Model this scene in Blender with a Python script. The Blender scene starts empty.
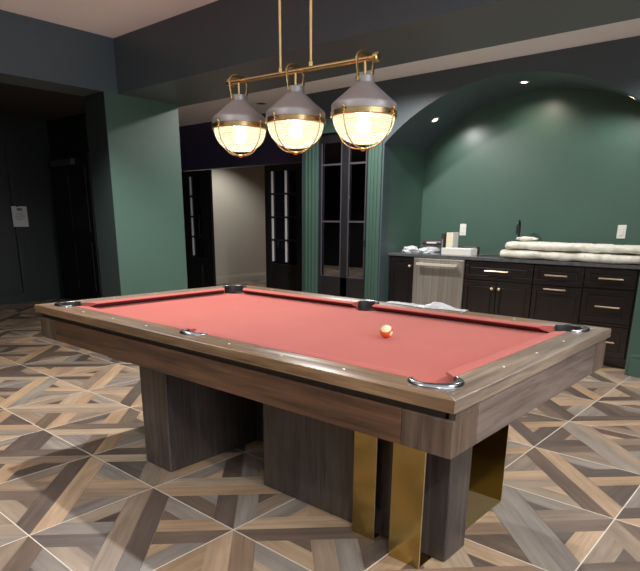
import bpy, bmesh, math, random
from mathutils import Vector, Matrix, noise
PI = math.pi
SC = bpy.context.scene
COL = SC.collection
rnd = random.Random(7)

# ------------------------------------------------------------------ materials
def srgb(r, g, b):
    f = lambda c: (c/12.92 if c <= .04045 else ((c+.055)/1.055)**2.4)
    return (f(r/255), f(g/255), f(b/255), 1)

class NT:
    def __init__(s, name):
        s.m = bpy.data.materials.new(name); s.m.use_nodes = True
        s.t = s.m.node_tree; s.t.nodes.clear()
        s.out = s.n('ShaderNodeOutputMaterial')
        s.b = s.n('ShaderNodeBsdfPrincipled'); s.l(s.b.outputs[0], s.out.inputs[0])
    def n(s, k, **kw):
        x = s.t.nodes.new(k)
        for a, v in kw.items(): setattr(x, a, v)
        return x
    def l(s, a, b): s.t.links.new(a, b)
    def tex(s, scale=5, detail=4, stretch=(1, 1, 1), coord='Object', rough=.5, dist=0):
        tc = s.n('ShaderNodeTexCoord'); mp = s.n('ShaderNodeMapping'); mp.inputs['Scale'].default_value = stretch
        no = s.n('ShaderNodeTexNoise'); no.inputs['Scale'].default_value = scale; no.inputs['Detail'].default_value = detail
        no.inputs['Roughness'].default_value = rough; no.inputs['Distortion'].default_value = dist
        s.l(tc.outputs[coord], mp.inputs[0]); s.l(mp.outputs[0], no.inputs['Vector']); return no
    def ramp(s, fac, stops):
        r = s.n('ShaderNodeValToRGB'); e = r.color_ramp.elements
        while len(e) < len(stops): e.new(.5)
        for i, (p, c) in enumerate(stops): e[i].position = p; e[i].color = c
        s.l(fac, r.inputs[0]); return r
    def bump(s, h, strength=.2, dist=.002):
        b = s.n('ShaderNodeBump'); b.inputs['Strength'].default_value = strength; b.inputs['Distance'].default_value = dist
        s.l(h, b.inputs['Height']); s.l(b.outputs[0], s.b.inputs['Normal'])

def plain(name, c, rough=.5, metal=0, var=.12, scale=8, bump=0, spec=None, bdist=.002):
    t = NT(name); no = t.tex(scale, 5)
    lo = tuple(x*(1-var) for x in c[:3])+(1,); hi = tuple(min(1, x*(1+var)) for x in c[:3])+(1,)
    r = t.ramp(no.outputs['Fac'], [(.3, lo), (.7, hi)]); t.l(r.outputs[0], t.b.inputs['Base Color'])
    t.b.inputs['Roughness'].default_value = rough; t.b.inputs['Metallic'].default_value = metal
    if spec is not None: t.b.inputs['Specular IOR Level'].default_value = spec
    if bump:
        n2 = t.tex(scale*12, 4); t.bump(n2.outputs['Fac'], bump, bdist)
    return t.m

def wood(name, dark, light, axis='x', rough=.42, k=1.0, worn=None):
    st = {'x': (.9, 14, 14), 'y': (14, .9, 14), 'z': (14, 14, .9)}[axis]
    st2 = {'x': (.5, 3, 3), 'y': (3, .5, 3), 'z': (3, 3, .5)}[axis]
    t = NT(name)
    a = t.tex(3.2*k, 8, st, rough=.65, dist=.35); b = t.tex(1.6*k, 4, st2, dist=1.6)
    mid = tuple((x+y)/2 for x, y in zip(dark, light))
    ra = t.ramp(a.outputs['Fac'], [(.28, dark), (.5, mid), (.72, light)])
    rb = t.ramp(b.outputs['Fac'], [(.3, (.62, .6, .6, 1)), (.7, (1.2, 1.18, 1.15, 1))])
    m = t.n('ShaderNodeMix', data_type='RGBA', blend_type='MULTIPLY'); m.inputs[0].default_value = 1
    t.l(ra.outputs[0], m.inputs[6]); t.l(rb.outputs[0], m.inputs[7]); t.l(m.outputs[2], t.b.inputs['Base Color'])
    t.b.inputs['Roughness'].default_value = rough
    t.bump(a.outputs['Fac'], .25, .001)
    return t.m

def emis(name, c, s):
    t = NT(name); e = t.n('ShaderNodeEmission'); e.inputs[0].default_value = c; e.inputs[1].default_value = s
    t.l(e.outputs[0], t.out.inputs[0]); return t.m

M = {}
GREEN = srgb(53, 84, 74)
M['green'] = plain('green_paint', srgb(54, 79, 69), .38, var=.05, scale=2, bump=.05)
M['haze_violet'] = plain('violet_haze_paint', srgb(54, 48, 74), .45, var=.06, scale=2, bump=.05)  # violet lens-flare haze painted into the passage wall colour
M['green_shaded'] = plain('shaded_green_paint', srgb(54, 66, 72), .45, var=.05, scale=2, bump=.05)  # darker copy of the green paint, with shade put into its colour
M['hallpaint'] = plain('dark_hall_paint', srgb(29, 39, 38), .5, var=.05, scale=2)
M['ceiling'] = plain('ceiling_paint', srgb(236, 234, 236), .8, var=.02, scale=3, bump=.06)
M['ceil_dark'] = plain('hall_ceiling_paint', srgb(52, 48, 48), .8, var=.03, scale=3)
M['beige'] = plain('beige_paint', srgb(206, 196, 178), .7, var=.03, scale=2)
M['black'] = plain('black_paint', srgb(26, 25, 27), .32, var=.15, scale=6)
M['cab'] = plain('espresso_cabinet', srgb(17, 13, 14), .26, var=.2, scale=6)
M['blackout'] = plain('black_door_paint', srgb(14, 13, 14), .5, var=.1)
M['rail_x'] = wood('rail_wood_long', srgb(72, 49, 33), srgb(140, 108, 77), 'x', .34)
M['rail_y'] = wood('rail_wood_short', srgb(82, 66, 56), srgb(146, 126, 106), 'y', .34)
M['apron_x'] = wood('apron_wood_long_shaded', srgb(44, 27, 18), srgb(98, 64, 43), 'x', .4)  # shaded tone put into the wood colour of the long sides
M['apron_y'] = wood('apron_wood_short_lit', srgb(66, 54, 48), srgb(122, 104, 94), 'y', .4)  # lit tone put into the wood colour of the short ends
M['block'] = wood('corner_block_wood', srgb(50, 37, 30), srgb(106, 84, 69), 'z', .4)
M['leg'] = wood('pedestal_wood', srgb(38, 31, 29), srgb(84, 72, 67), 'z', .42)
M['brass'] = plain('polished_brass', srgb(172, 146, 84), .2, 1, var=.05, scale=3)
M['brass_foot'] = plain('satin_brass', srgb(138, 116, 78), .3, .5, var=.05, scale=3)
M['brass_edge'] = plain('bright_brass_edge', srgb(245, 232, 190), .3, 1, var=.02)
M['abrass'] = plain('antique_brass', srgb(206, 168, 110), .26, 1, var=.12, scale=20)
M['gun'] = plain('gunmetal_shade', srgb(156, 148, 145), .42, .55, var=.08, scale=14)
M['gunrim'] = plain('dark_bronze_rim', srgb(70, 60, 54), .35, 1, var=.1, scale=14)
M['chrome'] = plain('chrome', srgb(135, 138, 144), .22, 1, var=.03)
M['leather'] = plain('black_leather', srgb(22, 22, 24), .45, var=.2, scale=40, bump=.3)
M['pearl'] = plain('pearl_inlay', srgb(235, 228, 215), .25, var=.03)
M['satin'] = plain('satin_steel', srgb(240, 228, 208), .4, .45, var=.03)
M['steel'] = None
M['plastic'] = plain('white_plate_plastic', srgb(225, 225, 215), .35, var=.02)
M['goldpull'] = plain('champagne_pull', srgb(245, 220, 190), .3, 1, var=.04)
M['paper'] = plain('white_paper', srgb(225, 225, 228), .8, var=.02)
M['ink'] = plain('grey_ink', srgb(120, 120, 125), .8, var=.05)
M['counter'] = plain('dark_stone', srgb(70, 72, 74), .18, var=.35, scale=18)
M['faucetblack'] = plain('matte_black_metal', srgb(30, 30, 32), .35, .6, var=.05)
M['carton'] = plain('cream_card', srgb(226, 214, 180), .7, var=.06, scale=10)
M['whitebox'] = plain('white_card', srgb(222, 218, 206), .7, var=.04, scale=10)
M['maroon'] = plain('maroon_vinyl', srgb(70, 30, 32), .35, var=.2, scale=20)
M['tex_black'] = plain('black_card', srgb(34, 34, 38), .5, var=.1)
M['redleather'] = plain('red_cloth_facing', srgb(170, 60, 58), .8, var=.05)
M['grout'] = plain('pale_grout', srgb(222, 208, 188), .8, var=.05, scale=20)
M['whitetrim'] = plain('white_trim_paint', srgb(215, 210, 200), .5, var=.02)
M['pale'] = plain('pale_glazing_strip', srgb(205, 205, 205), .3, var=.03)

def mk_steel():
    t = NT('brushed_steel'); a = t.tex(6, 6, (9, 1, .25))
    r = t.ramp(a.outputs['Fac'], [(.3, srgb(150, 143, 137)), (.7, srgb(188, 180, 172))])
    t.l(r.outputs[0], t.b.inputs['Base Color']); t.b.inputs['Metallic'].default_value = .75
    b = t.tex(3, 3); rr = t.n('ShaderNodeMapRange'); rr.inputs[3].default_value = .25; rr.inputs[4].default_value = .5
    t.l(b.outputs['Fac'], rr.inputs[0]); t.l(rr.outputs[0], t.b.inputs['Roughness']); t.bump(a.outputs['Fac'], .08, .001)
    return t.m
M['steel'] = mk_steel()

def mk_cloth(name, c1, c2):
    t = NT(name); a = t.tex(3, 4); f = t.tex(420, 2)
    r = t.ramp(a.outputs['Fac'], [(.3, c1), (.7, c2)])
    t.l(r.outputs[0], t.b.inputs['Base Color']); t.b.inputs['Roughness'].default_value = .95
    t.b.inputs['Specular IOR Level'].default_value = .15
    t.b.inputs['Sheen Weight'].default_value = .35; t.b.inputs['Sheen Roughness'].default_value = .5
    t.b.inputs['Sheen Tint'].default_value = srgb(235, 170, 160)
    t.bump(f.outputs['Fac'], .15, .0006); return t.m
M['cloth'] = mk_cloth('coral_red_billiard_cloth', srgb(166, 72, 64), srgb(174, 78, 69))
M['cushion'] = mk_cloth('red_cushion_cloth', srgb(160, 50, 50), srgb(168, 56, 55))

def mk_floor():
    t = NT('wood_look_tile'); uv = t.n('ShaderNodeUVMap'); ca = t.n('ShaderNodeVertexColor', layer_name='plank')
    mp = t.n('ShaderNodeMapping'); mp.inputs['Scale'].default_value = (2.2, 38, 1); t.l(uv.outputs[0], mp.inputs[0])
    a = t.n('ShaderNodeTexNoise'); a.inputs['Scale'].default_value = 1; a.inputs['Detail'].default_value = 8
    a.inputs['Roughness'].default_value = .65; a.inputs['Distortion'].default_value = .6; t.l(mp.outputs[0], a.inputs['Vector'])
    mp2 = t.n('ShaderNodeMapping'); mp2.inputs['Scale'].default_value = (3, 11, 1); t.l(uv.outputs[0], mp2.inputs[0])
    b = t.n('ShaderNodeTexNoise'); b.inputs['Scale'].default_value = 1; b.inputs['Detail'].default_value = 4
    t.l(mp2.outputs[0], b.inputs['Vector'])
    ra = t.ramp(a.outputs['Fac'], [(.25, (.6, .58, .56, 1)), (.5, (.96, .95, .94, 1)), (.75, (1.25, 1.25, 1.25, 1))])
    rb = t.ramp(b.outputs['Fac'], [(.3, (.78, .76, .75, 1)), (.7, (1.14, 1.14, 1.14, 1))])
    m1 = t.n('ShaderNodeMix', data_type='RGBA', blend_type='MULTIPLY'); m1.inputs[0].default_value = 1
    m2 = t.n('ShaderNodeMix', data_type='RGBA', blend_type='MULTIPLY'); m2.inputs[0].default_value = 1
    t.l(ca.outputs[0], m1.inputs[6]); t.l(ra.outputs[0], m1.inputs[7])
    t.l(m1.outputs[2], m2.inputs[6]); t.l(rb.outputs[0], m2.inputs[7]); t.l(m2.outputs[2], t.b.inputs['Base Color'])
    t.b.inputs['Roughness'].default_value = .36; t.b.inputs['Specular IOR Level'].default_value = .45
    t.bump(a.outputs['Fac'], .15, .001); return t.m
M['tile'] = mk_floor()

def mk_ball():
    t = NT('striped_ball_resin'); tc = t.n('ShaderNodeTexCoord'); s = t.n('ShaderNodeSeparateXYZ'); t.l(tc.outputs['Object'], s.inputs[0])
    def mth(op, a, b=None):
        x = t.n('ShaderNodeMath', operation=op); t.l(a, x.inputs[0])
        if b is not None: x.inputs[1].default_value = b
        return x.outputs[0]
    stripe = mth('LESS_THAN', mth('ABSOLUTE', s.outputs[2]), .0165)
    # white number disc on the +x side
    r2 = t.n('ShaderNodeVectorMath', operation='DISTANCE'); t.l(tc.outputs['Object'], r2.inputs[0]); r2.inputs[1].default_value = (.0286, 0, 0)
    spot = mth('LESS_THAN', r2.outputs['Value'], .011)
    m = t.n('ShaderNodeMix', data_type='RGBA'); t.l(stripe, m.inputs[0]); m.inputs[6].default_value = srgb(240, 226, 176); m.inputs[7].default_value = srgb(232, 84, 22)
    m2 = t.n('ShaderNodeMix', data_type='RGBA'); t.l(spot, m2.inputs[0]); t.l(m.outputs[2], m2.inputs[6]); m2.inputs[7].default_value = srgb(240, 228, 200)
    t.l(m2.outputs[2], t.b.inputs['Base Color']); t.b.inputs['Roughness'].default_value = .12; return t.m
M['ball'] = mk_ball()

def mk_dome():
    t = NT('ribbed_lamp_glass')
    tr = t.n('ShaderNodeBsdfTransparent'); tr.inputs[0].default_value = (.9, .86, .74, 1)
    tl = t.n('ShaderNodeBsdfTranslucent'); tc = t.n('ShaderNodeTexCoord'); wv = t.n('ShaderNodeTexWave', bands_direction='Z'); wv.inputs['Scale'].default_value = 38; wv.inputs['Distortion'].default_value = 1.2
    t.l(tc.outputs['Object'], wv.inputs['Vector']); rp = t.ramp(wv.outputs['Fac'], [(.2, (.30, .27, .17, 1)), (.8, (.66, .63, .47, 1))]); t.l(rp.outputs[0], tl.inputs[0])
    gl = t.n('ShaderNodeBsdfGlossy'); gl.inputs['Roughness'].default_value = .08
    m1 = t.n('ShaderNodeMixShader'); m1.inputs[0].default_value = .5
    m2 = t.n('ShaderNodeMixShader'); m2.inputs[0].default_value = .06
    t.l(tr.outputs[0], m1.inputs[1]); t.l(tl.outputs[0], m1.inputs[2]); t.l(m1.outputs[0], m2.inputs[1]); t.l(gl.outputs[0], m2.inputs[2])
    em = t.n('ShaderNodeEmission'); em.inputs[0].default_value = (1, .93, .70, 1); em.inputs[1].default_value = .22
    ad = t.n('ShaderNodeAddShader'); t.l(m2.outputs[0], ad.inputs[0]); t.l(em.outputs[0], ad.inputs[1])
    t.l(ad.outputs[0], t.out.inputs[0]); return t.m
M['dome'] = mk_dome()
M['bulb'] = emis('lit_bulb', (1, .93, .75, 1), 22)

def mk_glass(name, tint, gloss=.12, rough=.03):
    t = NT(name); tr = t.n('ShaderNodeBsdfTransparent'); tr.inputs[0].default_value = tint
    gl = t.n('ShaderNodeBsdfGlossy'); gl.inputs['Roughness'].default_value = rough; gl.inputs[0].default_value = (1, 1, 1, 1)
    m = t.n('ShaderNodeMixShader'); m.inputs[0].default_value = gloss
    t.l(tr.outputs[0], m.inputs[1]); t.l(gl.outputs[0], m.inputs[2]); t.l(m.outputs[0], t.out.inputs[0]); return t.m
M['glass'] = mk_glass('smoked_door_glass', (.62, .62, .66, 1), .08)
M['film'] = plain('clear_plastic_film', srgb(205, 208, 212), .22, var=.12, scale=30)

def mk_quilt():
    t = NT('white_quilted_wadding'); a = t.tex(14, 5); v = t.tex(45, 3)
    r = t.ramp(a.outputs['Fac'], [(.3, srgb(188, 184, 168)), (.65, srgb(228, 224, 210))])
    t.l(r.outputs[0], t.b.inputs['Base Color']); t.b.inputs['Roughness'].default_value = .85
    t.bump(v.outputs['Fac'], .6, .006); return t.m
M['quilt'] = mk_quilt()

# ------------------------------------------------------------------ mesh helpers
def box(bm, x0, x1, y0, y1, z0, z1, bev=0, seg=2):
    vs = [bm.verts.new((x, y, z)) for z in (z0, z1) for y in (y0, y1) for x in (x0, x1)]
    fs = [(0, 2, 3, 1), (4, 5, 7, 6), (0, 1, 5, 4), (2, 6, 7, 3), (0, 4, 6, 2), (1, 3, 7, 5)]
    F = [bm.faces.new([vs[i] for i in f]) for f in fs]
    if bev:
        es = list({e for f in F for e in f.edges})
        bmesh.ops.bevel(bm, geom=es, offset=bev, segments=seg, affect='EDGES', profile=.5)

def extrude_poly(bm, pts, to3, lo, hi, bev=0):
    """pts: 2-D outline; to3(a,b,h) -> xyz; a prism between lo and hi"""
    a = [bm.verts.new(to3(u, v, lo)) for u, v in pts]; b = [bm.verts.new(to3(u, v, hi)) for u, v in pts]
    n = len(pts); top = bm.faces.new(b); bm.faces.new(list(reversed(a)))
    for i in range(n): bm.faces.new([a[i], a[(i+1) % n], b[(i+1) % n], b[i]])
    bmesh.ops.recalc_face_normals(bm, faces=bm.faces[:])
    if bev:
        es = [e for e in top.edges]
        bmesh.ops.bevel(bm, geom=es, offset=bev, segments=2, affect='EDGES', profile=.5)

def lathe(bm, prof, c=(0, 0, 0), n=40, ax='z', a0=0, a1=2*PI, cap=False):
    full = abs(a1-a0-2*PI) < 1e-6; m = n if full else n+1; rings = []
    for r, h in prof:
        ring = []
        for k in range(m):
            t = a0+(a1-a0)*k/n; x, y = r*math.cos(t), r*math.sin(t)
            p = {'z': (x, y, h), 'x': (h, x, y), 'y': (x, h, y)}[ax]
            ring.append(bm.verts.new((c[0]+p[0], c[1]+p[1], c[2]+p[2])))
        rings.append(ring)
    for i in range(len(rings)-1):
        for k in range(n):
            k2 = (k+1) % m
            bm.faces.new([rings[i][k], rings[i][k2], rings[i+1][k2], rings[i+1][k]])
    if cap:
        bm.faces.new(list(reversed(rings[0]))); bm.faces.new(rings[-1])

def tube(bm, pts, r, n=10, closed=False, flat=None):
    """round (or flat = (w, t)) tube along points"""
    P = [Vector(p) for p in pts]; N = len(P); rings = []; up = None
    for i in range(N):
        if closed: d = (P[(i+1) % N]-P[i-1]).normalized()
        else: d = (P[min(i+1, N-1)]-P[max(i-1, 0)]).normalized()
        if up is None:
            up = Vector((0, 0, 1)) if abs(d.z) < .9 else Vector((1, 0, 0))
        s = d.cross(up).normalized(); up = s.cross(d).normalized()
        ring = []
        for k in range(n):
            t = 2*PI*k/n+PI/n
            ru = r if flat is None else flat[0]; rv = r if flat is None else flat[1]
            ring.append(bm.verts.new(P[i]+s*math.cos(t)*ru+up*math.sin(t)*rv))
        rings.append(ring)
    for i in range(N if closed else N-1):
        A, B = rings[i], rings[(i+1) % N]
        for k in range(n): bm.faces.new([A[k], A[(k+1) % n], B[(k+1) % n], B[k]])
    if not closed: bm.faces.new(list(reversed(rings[0]))); bm.faces.new(rings[-1])

def sphere(bm, c, r, seg=24, rings=16, scale=(1, 1, 1)):
    bmesh.ops.create_uvsphere(bm, u_segments=seg, v_segments=rings, radius=r,
                              matrix=Matrix.Translation(c) @ Matrix.Diagonal((*scale, 1)))

def mesh(name, bm, m, parent=None, smooth=False, angle=35):
    bmesh.ops.recalc_face_normals(bm, faces=bm.faces[:])
    me = bpy.data.meshes.new(name); bm.to_mesh(me); bm.free()
    for x in (m if isinstance(m, (list, tuple)) else [m]): me.materials.append(M[x] if isinstance(x, str) else x)
    if smooth:
        for p in me.polygons: p.use_smooth = True
        try: me.set_sharp_from_angle(angle=math.radians(angle))
        except Exception: pass
    o = bpy.data.objects.new(name, me); COL.objects.link(o)
    if parent: o.parent = parent
    return o

def B(*a, **k):
    bm = bmesh.new(); box(bm, *a, **k); return bm

def empty(name, loc=(0, 0, 0), rz=0):
    o = bpy.data.objects.new(name, None); COL.objects.link(o); o.location = loc; o.rotation_euler.z = rz
    o.empty_display_size = .1; return o
def tag(o, label, cat, group=None, kind=None):
    o['label'] = label; o['category'] = cat
    if group: o['group'] = group
    if kind: o['kind'] = kind
    return o
def struct(name, bm, m, label, cat, parent=None, smooth=False):
    o = mesh(name, bm, m, parent, smooth)
    if parent is None: o['kind'] = 'structure'; o['label'] = label; o['category'] = cat
    return o
def copy_tree(o, parent=None):
    c = o.copy(); COL.objects.link(c); c.parent = parent
    for ch in list(o.children): copy_tree(ch, c)
    return c

# ------------------------------------------------------------------ room numbers
ZC = 2.62; ZB = 2.22; XL = -2.65; YB = 3.24
NX0, NX1, NY = -1.78, .80, 4.05
ACX, AZ0, AZ1 = (NX0+NX1)/2, 2.02, 2.50
AH = (NX1-NX0)/2; AR = (AH*AH+(AZ1-AZ0)**2)/(2*(AZ1-AZ0)); ACZ = AZ1-AR
def arch_pts(n=40):
    a = math.asin(AH/AR); return [(ACX+AR*math.sin(-a+2*a*i/n), ACZ+AR*math.cos(-a+2*a*i/n)) for i in range(n+1)]
XZ = lambda u, v, h: (u, h, v)
YZ = lambda u, v, h: (h, u, v)
XY = lambda u, v, h: (u, v, h)

# ------------------------------------------------------------------ floor: parquet-print tiles with grout
def build_floor():
    S, OX, OY = .5887, -2.0911, -.6589; g = .0022; C = .23
    bm = bmesh.new(); uvl = bm.loops.layers.uv.new('UVMap'); cl = bm.loops.layers.float_color.new('plank')
    light = [srgb(182, 150, 118), srgb(174, 142, 112), srgb(168, 136, 104), srgb(174, 150, 124)]
    midc = [srgb(148, 124, 102), srgb(140, 119, 100), srgb(134, 116, 100), srgb(152, 132, 112), srgb(140, 112, 90)]
    dark = [srgb(96, 77, 64), srgb(92, 77, 68), srgb(104, 86, 73), srgb(84, 71, 64)]
    grey = [srgb(136, 124, 113), srgb(142, 130, 118), srgb(128, 117, 108)]
    R = random.Random(11)
    def pick(w):
        k = R.choices(range(4), w)[0]; return R.choice([light, midc, dark, grey][k])
    def poly(i, j, pts, d, col):
        # pts in tile units 0..1; d grain direction
        o = (R.random()*40, R.random()*40); q = []
        e = g/S
        for u, v in pts:
            u = min(max(u, e), 1-e); v = min(max(v, e), 1-e)
            q.append((OX+(i+u)*S, OY+(j+v)*S, u, v))
        f = bm.faces.new([bm.verts.new((x, y, 0)) for x, y, _, _ in q])
        dx, dy = d; L = math.hypot(dx, dy); dx /= L; dy /= L
        for lp, (x, y, u, v) in zip(f.loops, q):
            lp[uvl].uv = ((u*dx+v*dy)*S+o[0], (-u*dy+v*dx)*S+o[1]); lp[cl] = col
        f.material_index = 0
        f.normal_update()
        if f.normal.z < 0: f.normal_flip()
    imin, imax, jmin, jmax = -12, 12, -8, 19
    force = {(2, -1): 1, (3, -1): 1, (3, 0): 0, (2, 0): 0, (4, -1): 0}
    for i in range(imin, imax):
        for j in range(jmin, jmax):
            k = force.get((i, j), R.randrange(2))
            T = (lambda u, v: (u, v)) if k == 0 else (lambda u, v: (1-u, v))
            D = (lambda a, b: (a, b)) if k == 0 else (lambda a, b: (-a, b))
            P = lambda pts: [T(u, v) for u, v in pts]
            a = pick((4, 3, 4, 2)); b = pick((4, 3, 3, 2))
            if R.random() < .45: a, b = R.choice(light), R.choice(dark)
            if R.random() < .3: a, b = b, a
            # continuous band along (1,1)
            poly(i, j, P([(0, 0), (C, 0), (1, 1-C), (1, 1)]), D(1, 1), a)
            poly(i, j, P([(0, 0), (1, 1), (1-C, 1), (0, C)]), D(1, 1), b)
            # interrupted band along (1,-1): the lower right and upper left stubs
            c = pick((4, 3, 3, 2)); d = pick((4, 3, 3, 2))
            m = C/2
            poly(i, j, P([(1, 0), (1, C), (.5+C, .5), (.5+m, .5-m)]), D(1, -1), c)
            poly(i, j, P([(1, 0), (.5+m, .5-m), (.5, .5-C), (1-C, 0)]), D(1, -1), d)
            c = pick((4, 3, 3, 2)); d = pick((4, 3, 3, 2))
            poly(i, j, P([(0, 1), (0, 1-C), (.5-C, .5), (.5-m, .5+m)]), D(1, -1), c)
            poly(i, j, P([(0, 1), (.5-m, .5+m), (.5, .5+C), (C, 1)]), D(1, -1), d)
            # four quadrants: a plank along the edge, then a small triangle
            w = .158
            for r in range(4):
                def Q(s, t, r=r):
                    return [(s, t), (1-t, s), (1-s, 1-t), (t, 1-s)][r]
                dirs = [(1, 0), (0, 1), (1, 0), (0, 1)]
                poly(i, j, P([Q(C, 0), Q(1-C, 0), Q(1-C-w, w), Q(C+w, w)]), dirs[r], pick((3, 4, 2, 4)))
                poly(i, j, P([Q(C+w, w), Q(1-C-w, w), Q(.5, .5-C)]), dirs[r], pick((3, 2, 5, 2)))
    # grout strips
    def strip(x0, x1, y0, y1):
        f = bm.faces.new([bm.verts.new(p) for p in ((x0, y0, 0), (x1, y0, 0), (x1, y1, 0), (x0, y1, 0))]); f.material_index = 1
    X0, X1, Y0, Y1 = OX+imin*S, OX+imax*S, OY+jmin*S, OY+jmax*S
    for i in range(imin, imax+1): strip(OX+i*S-g, OX+i*S+g, Y0, Y1)
    for j in range(jmin, jmax+1):
        for i in range(imin, imax): strip(OX+i*S+g, OX+(i+1)*S-g, OY+j*S-g, OY+j*S+g)
    me = bpy.data.meshes.new('floor'); bm.to_mesh(me); bm.free(); me.materials.append(M['tile']); me.materials.append(M['grout'])
    o = bpy.data.objects.new('floor', me); COL.objects.link(o)
    o['kind'] = 'structure'; o['label'] = 'wood-look parquet tile floor with pale grout lines'; o['category'] = 'floor'
    # slab under the tiles
    struct('floor_slab', B(-9.5, 4.7, -5.4, 10.7, -.1, -.004), 'grout', 'slab beneath the parquet tiles', 'floor')
build_floor()

# ------------------------------------------------------------------ walls
def wall_poly(name, pts, to3, lo, hi, m, label, cat='wall'):
    bm = bmesh.new(); extrude_poly(bm, pts, to3, lo, hi); return struct(name, bm, m, label, cat)
arch = arch_pts()
wall_poly('wall_back', [(-2.95, 0), (-2.70, 0), (-2.70, 2.18), (-1.97, 2.18), (-1.97, 0), (NX0, 0), (NX0, AZ0)] + arch[1:-1] +
          [(NX1, AZ0), (NX1, 0), (4.5, 0), (4.5, ZC), (-2.95, ZC)], XZ, YB, YB+.12, 'green_shaded', 'back wall in shaded green with the arched bar recess')
struct('wall_niche_side', B(NX0-.12, NX0, YB+.12, NY+.1, 0, 2.6), 'green', 'green side wall of the bar recess', 'wall')
struct('wall_niche_end', B(NX1, NX1+.12, YB+.12, NY+.1, 0, 2.6), 'green', 'green end wall of the bar recess', 'wall')
struct('wall_niche_back', B(NX0, NX1, NY, NY+.1, 0, 2.6), 'green', 'green wall behind the bar counter', 'wall')
bm = bmesh.new()
for k in range(len(arch)-1):
    (x0, z0), (x1, z1) = arch[k], arch[k+1]
    n0 = Vector((x0-ACX, z0-ACZ)).normalized()*.02; n1 = Vector((x1-ACX, z1-ACZ)).normalized()*.02
    v = [bm.verts.new(p) for p in ((x0, YB+.11, z0), (x1, YB+.11, z1), (x1, NY, z1), (x0, NY, z0),
                                   (x0+n0.x, YB+.11, z0+n0.y), (x1+n1.x, YB+.11, z1+n1.y), (x1+n1.x, NY, z1+n1.y), (x0+n0.x, NY, z0+n0.y))]
    bm.faces.new([v[0], v[1], v[2], v[3]]); bm.faces.new([v[7], v[6], v[5], v[4]])
struct('trim_1', bm, 'green_shaded', 'curved dark soffit of the arched recess', 'trim')
wall_poly('wall_left', [(-5, 0), (-1.6, 0), (-1.6, ZB), (-5, ZB)], YZ, XL, XL-.32, 'green', 'green wall on the near side of the hall opening')
struct('wall_header', B(XL-.32, XL, -5, 1.38, ZB, ZC), 'green_shaded', 'shaded-green header above the dark hall opening', 'wall')
struct('jamb_shade_strip', B(XL-.32, XL-.002, .597, .6, 0, ZB), 'hallpaint', 'shade painted on the jamb of the hall opening', 'trim')  # dark strip paints in the shade on the column's jamb face
struct('wall_column', B(XL-.32, XL, .6, 1.30, 0, ZB), 'green', 'green column under the end of the ceiling beam', 'wall')
struct('trim_8', B(NX1, .96, YB-.006, YB, 0, 2.05), 'green', 'pilaster face in the lit green tone beside the bar cabinets', 'trim')  # lit tone of the same green, laid over the shaded wall colour
struct('trim_2', B(XL, 4.5, .72, 1.38, ZB, ZC), 'green_shaded', 'deep shaded-green ceiling beam crossing the room', 'beam')
struct('wall_right', B(4.5, 4.6, -5, YB+.12, 0, ZC), 'green', 'green wall beside the table end', 'wall')
struct('wall_front', B(XL-.32, 4.6, -5.1, -5, 0, ZC), 'green', 'green wall facing the back wall', 'wall')
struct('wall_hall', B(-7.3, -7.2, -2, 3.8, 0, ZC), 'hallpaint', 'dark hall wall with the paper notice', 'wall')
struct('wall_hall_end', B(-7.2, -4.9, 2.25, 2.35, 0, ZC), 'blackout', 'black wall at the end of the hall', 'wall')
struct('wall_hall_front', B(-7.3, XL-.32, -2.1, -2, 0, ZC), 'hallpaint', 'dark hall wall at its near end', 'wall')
wall_poly('wall_passage', [(-7.2, 0), (-6.12, 0), (-6.12, 1.97), (-3.38, 1.97), (-3.38, 0), (-3.26, 0), (-3.26, ZC), (-7.2, ZC)], XZ, 3.8, 3.9, 'haze_violet', 'dark passage wall around the glazed doors')
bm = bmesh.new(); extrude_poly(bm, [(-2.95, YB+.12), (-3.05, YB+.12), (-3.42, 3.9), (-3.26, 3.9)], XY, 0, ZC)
struct('wall_passage_side', bm, 'haze_violet', 'short dark return beside the french door', 'wall')
struct('wall_beige', B(-7.2, -7.08, 3.9, 7.1, 0, ZC), 'beige', 'beige wall of the room behind the doors', 'wall')
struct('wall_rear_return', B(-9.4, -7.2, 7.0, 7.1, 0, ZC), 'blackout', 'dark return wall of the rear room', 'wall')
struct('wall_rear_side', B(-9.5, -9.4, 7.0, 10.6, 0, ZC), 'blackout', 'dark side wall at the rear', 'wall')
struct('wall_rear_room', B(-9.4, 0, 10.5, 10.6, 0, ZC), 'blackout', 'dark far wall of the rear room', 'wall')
struct('wall_rear_room_side', B(NX0-.24, NX0-.13, YB+.13, 10.5, 0, ZC), 'blackout', 'dark side wall of the rear room', 'wall')
struct('ceiling', B(XL-.32, 4.6, -5.1, YB+.12, ZC, ZC+.08), 'ceiling', 'pale plaster ceiling', 'ceiling')
struct('ceiling_passage', B(-4.9, XL-.32, 1.38, 3.9, ZC, ZC+.08), 'ceiling', 'pale ceiling over the passage', 'ceiling')
struct('ceiling_passage_end', B(-7.3, -4.9, 2.30, 3.9, ZC, ZC+.08), 'ceiling', 'pale ceiling at the end of the passage', 'ceiling')
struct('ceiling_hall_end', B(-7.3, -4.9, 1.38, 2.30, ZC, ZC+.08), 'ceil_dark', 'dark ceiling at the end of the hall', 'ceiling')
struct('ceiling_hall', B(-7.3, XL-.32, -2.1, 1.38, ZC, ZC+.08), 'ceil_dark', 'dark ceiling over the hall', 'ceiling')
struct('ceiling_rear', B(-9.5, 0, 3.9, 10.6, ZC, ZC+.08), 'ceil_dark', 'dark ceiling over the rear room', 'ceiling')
struct('ceiling_niche', B(NX0-.12, NX1+.12, YB+.12, NY+.1, 2.6, 2.68), 'green_shaded', 'dark lid above the arched recess', 'ceiling')

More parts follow.
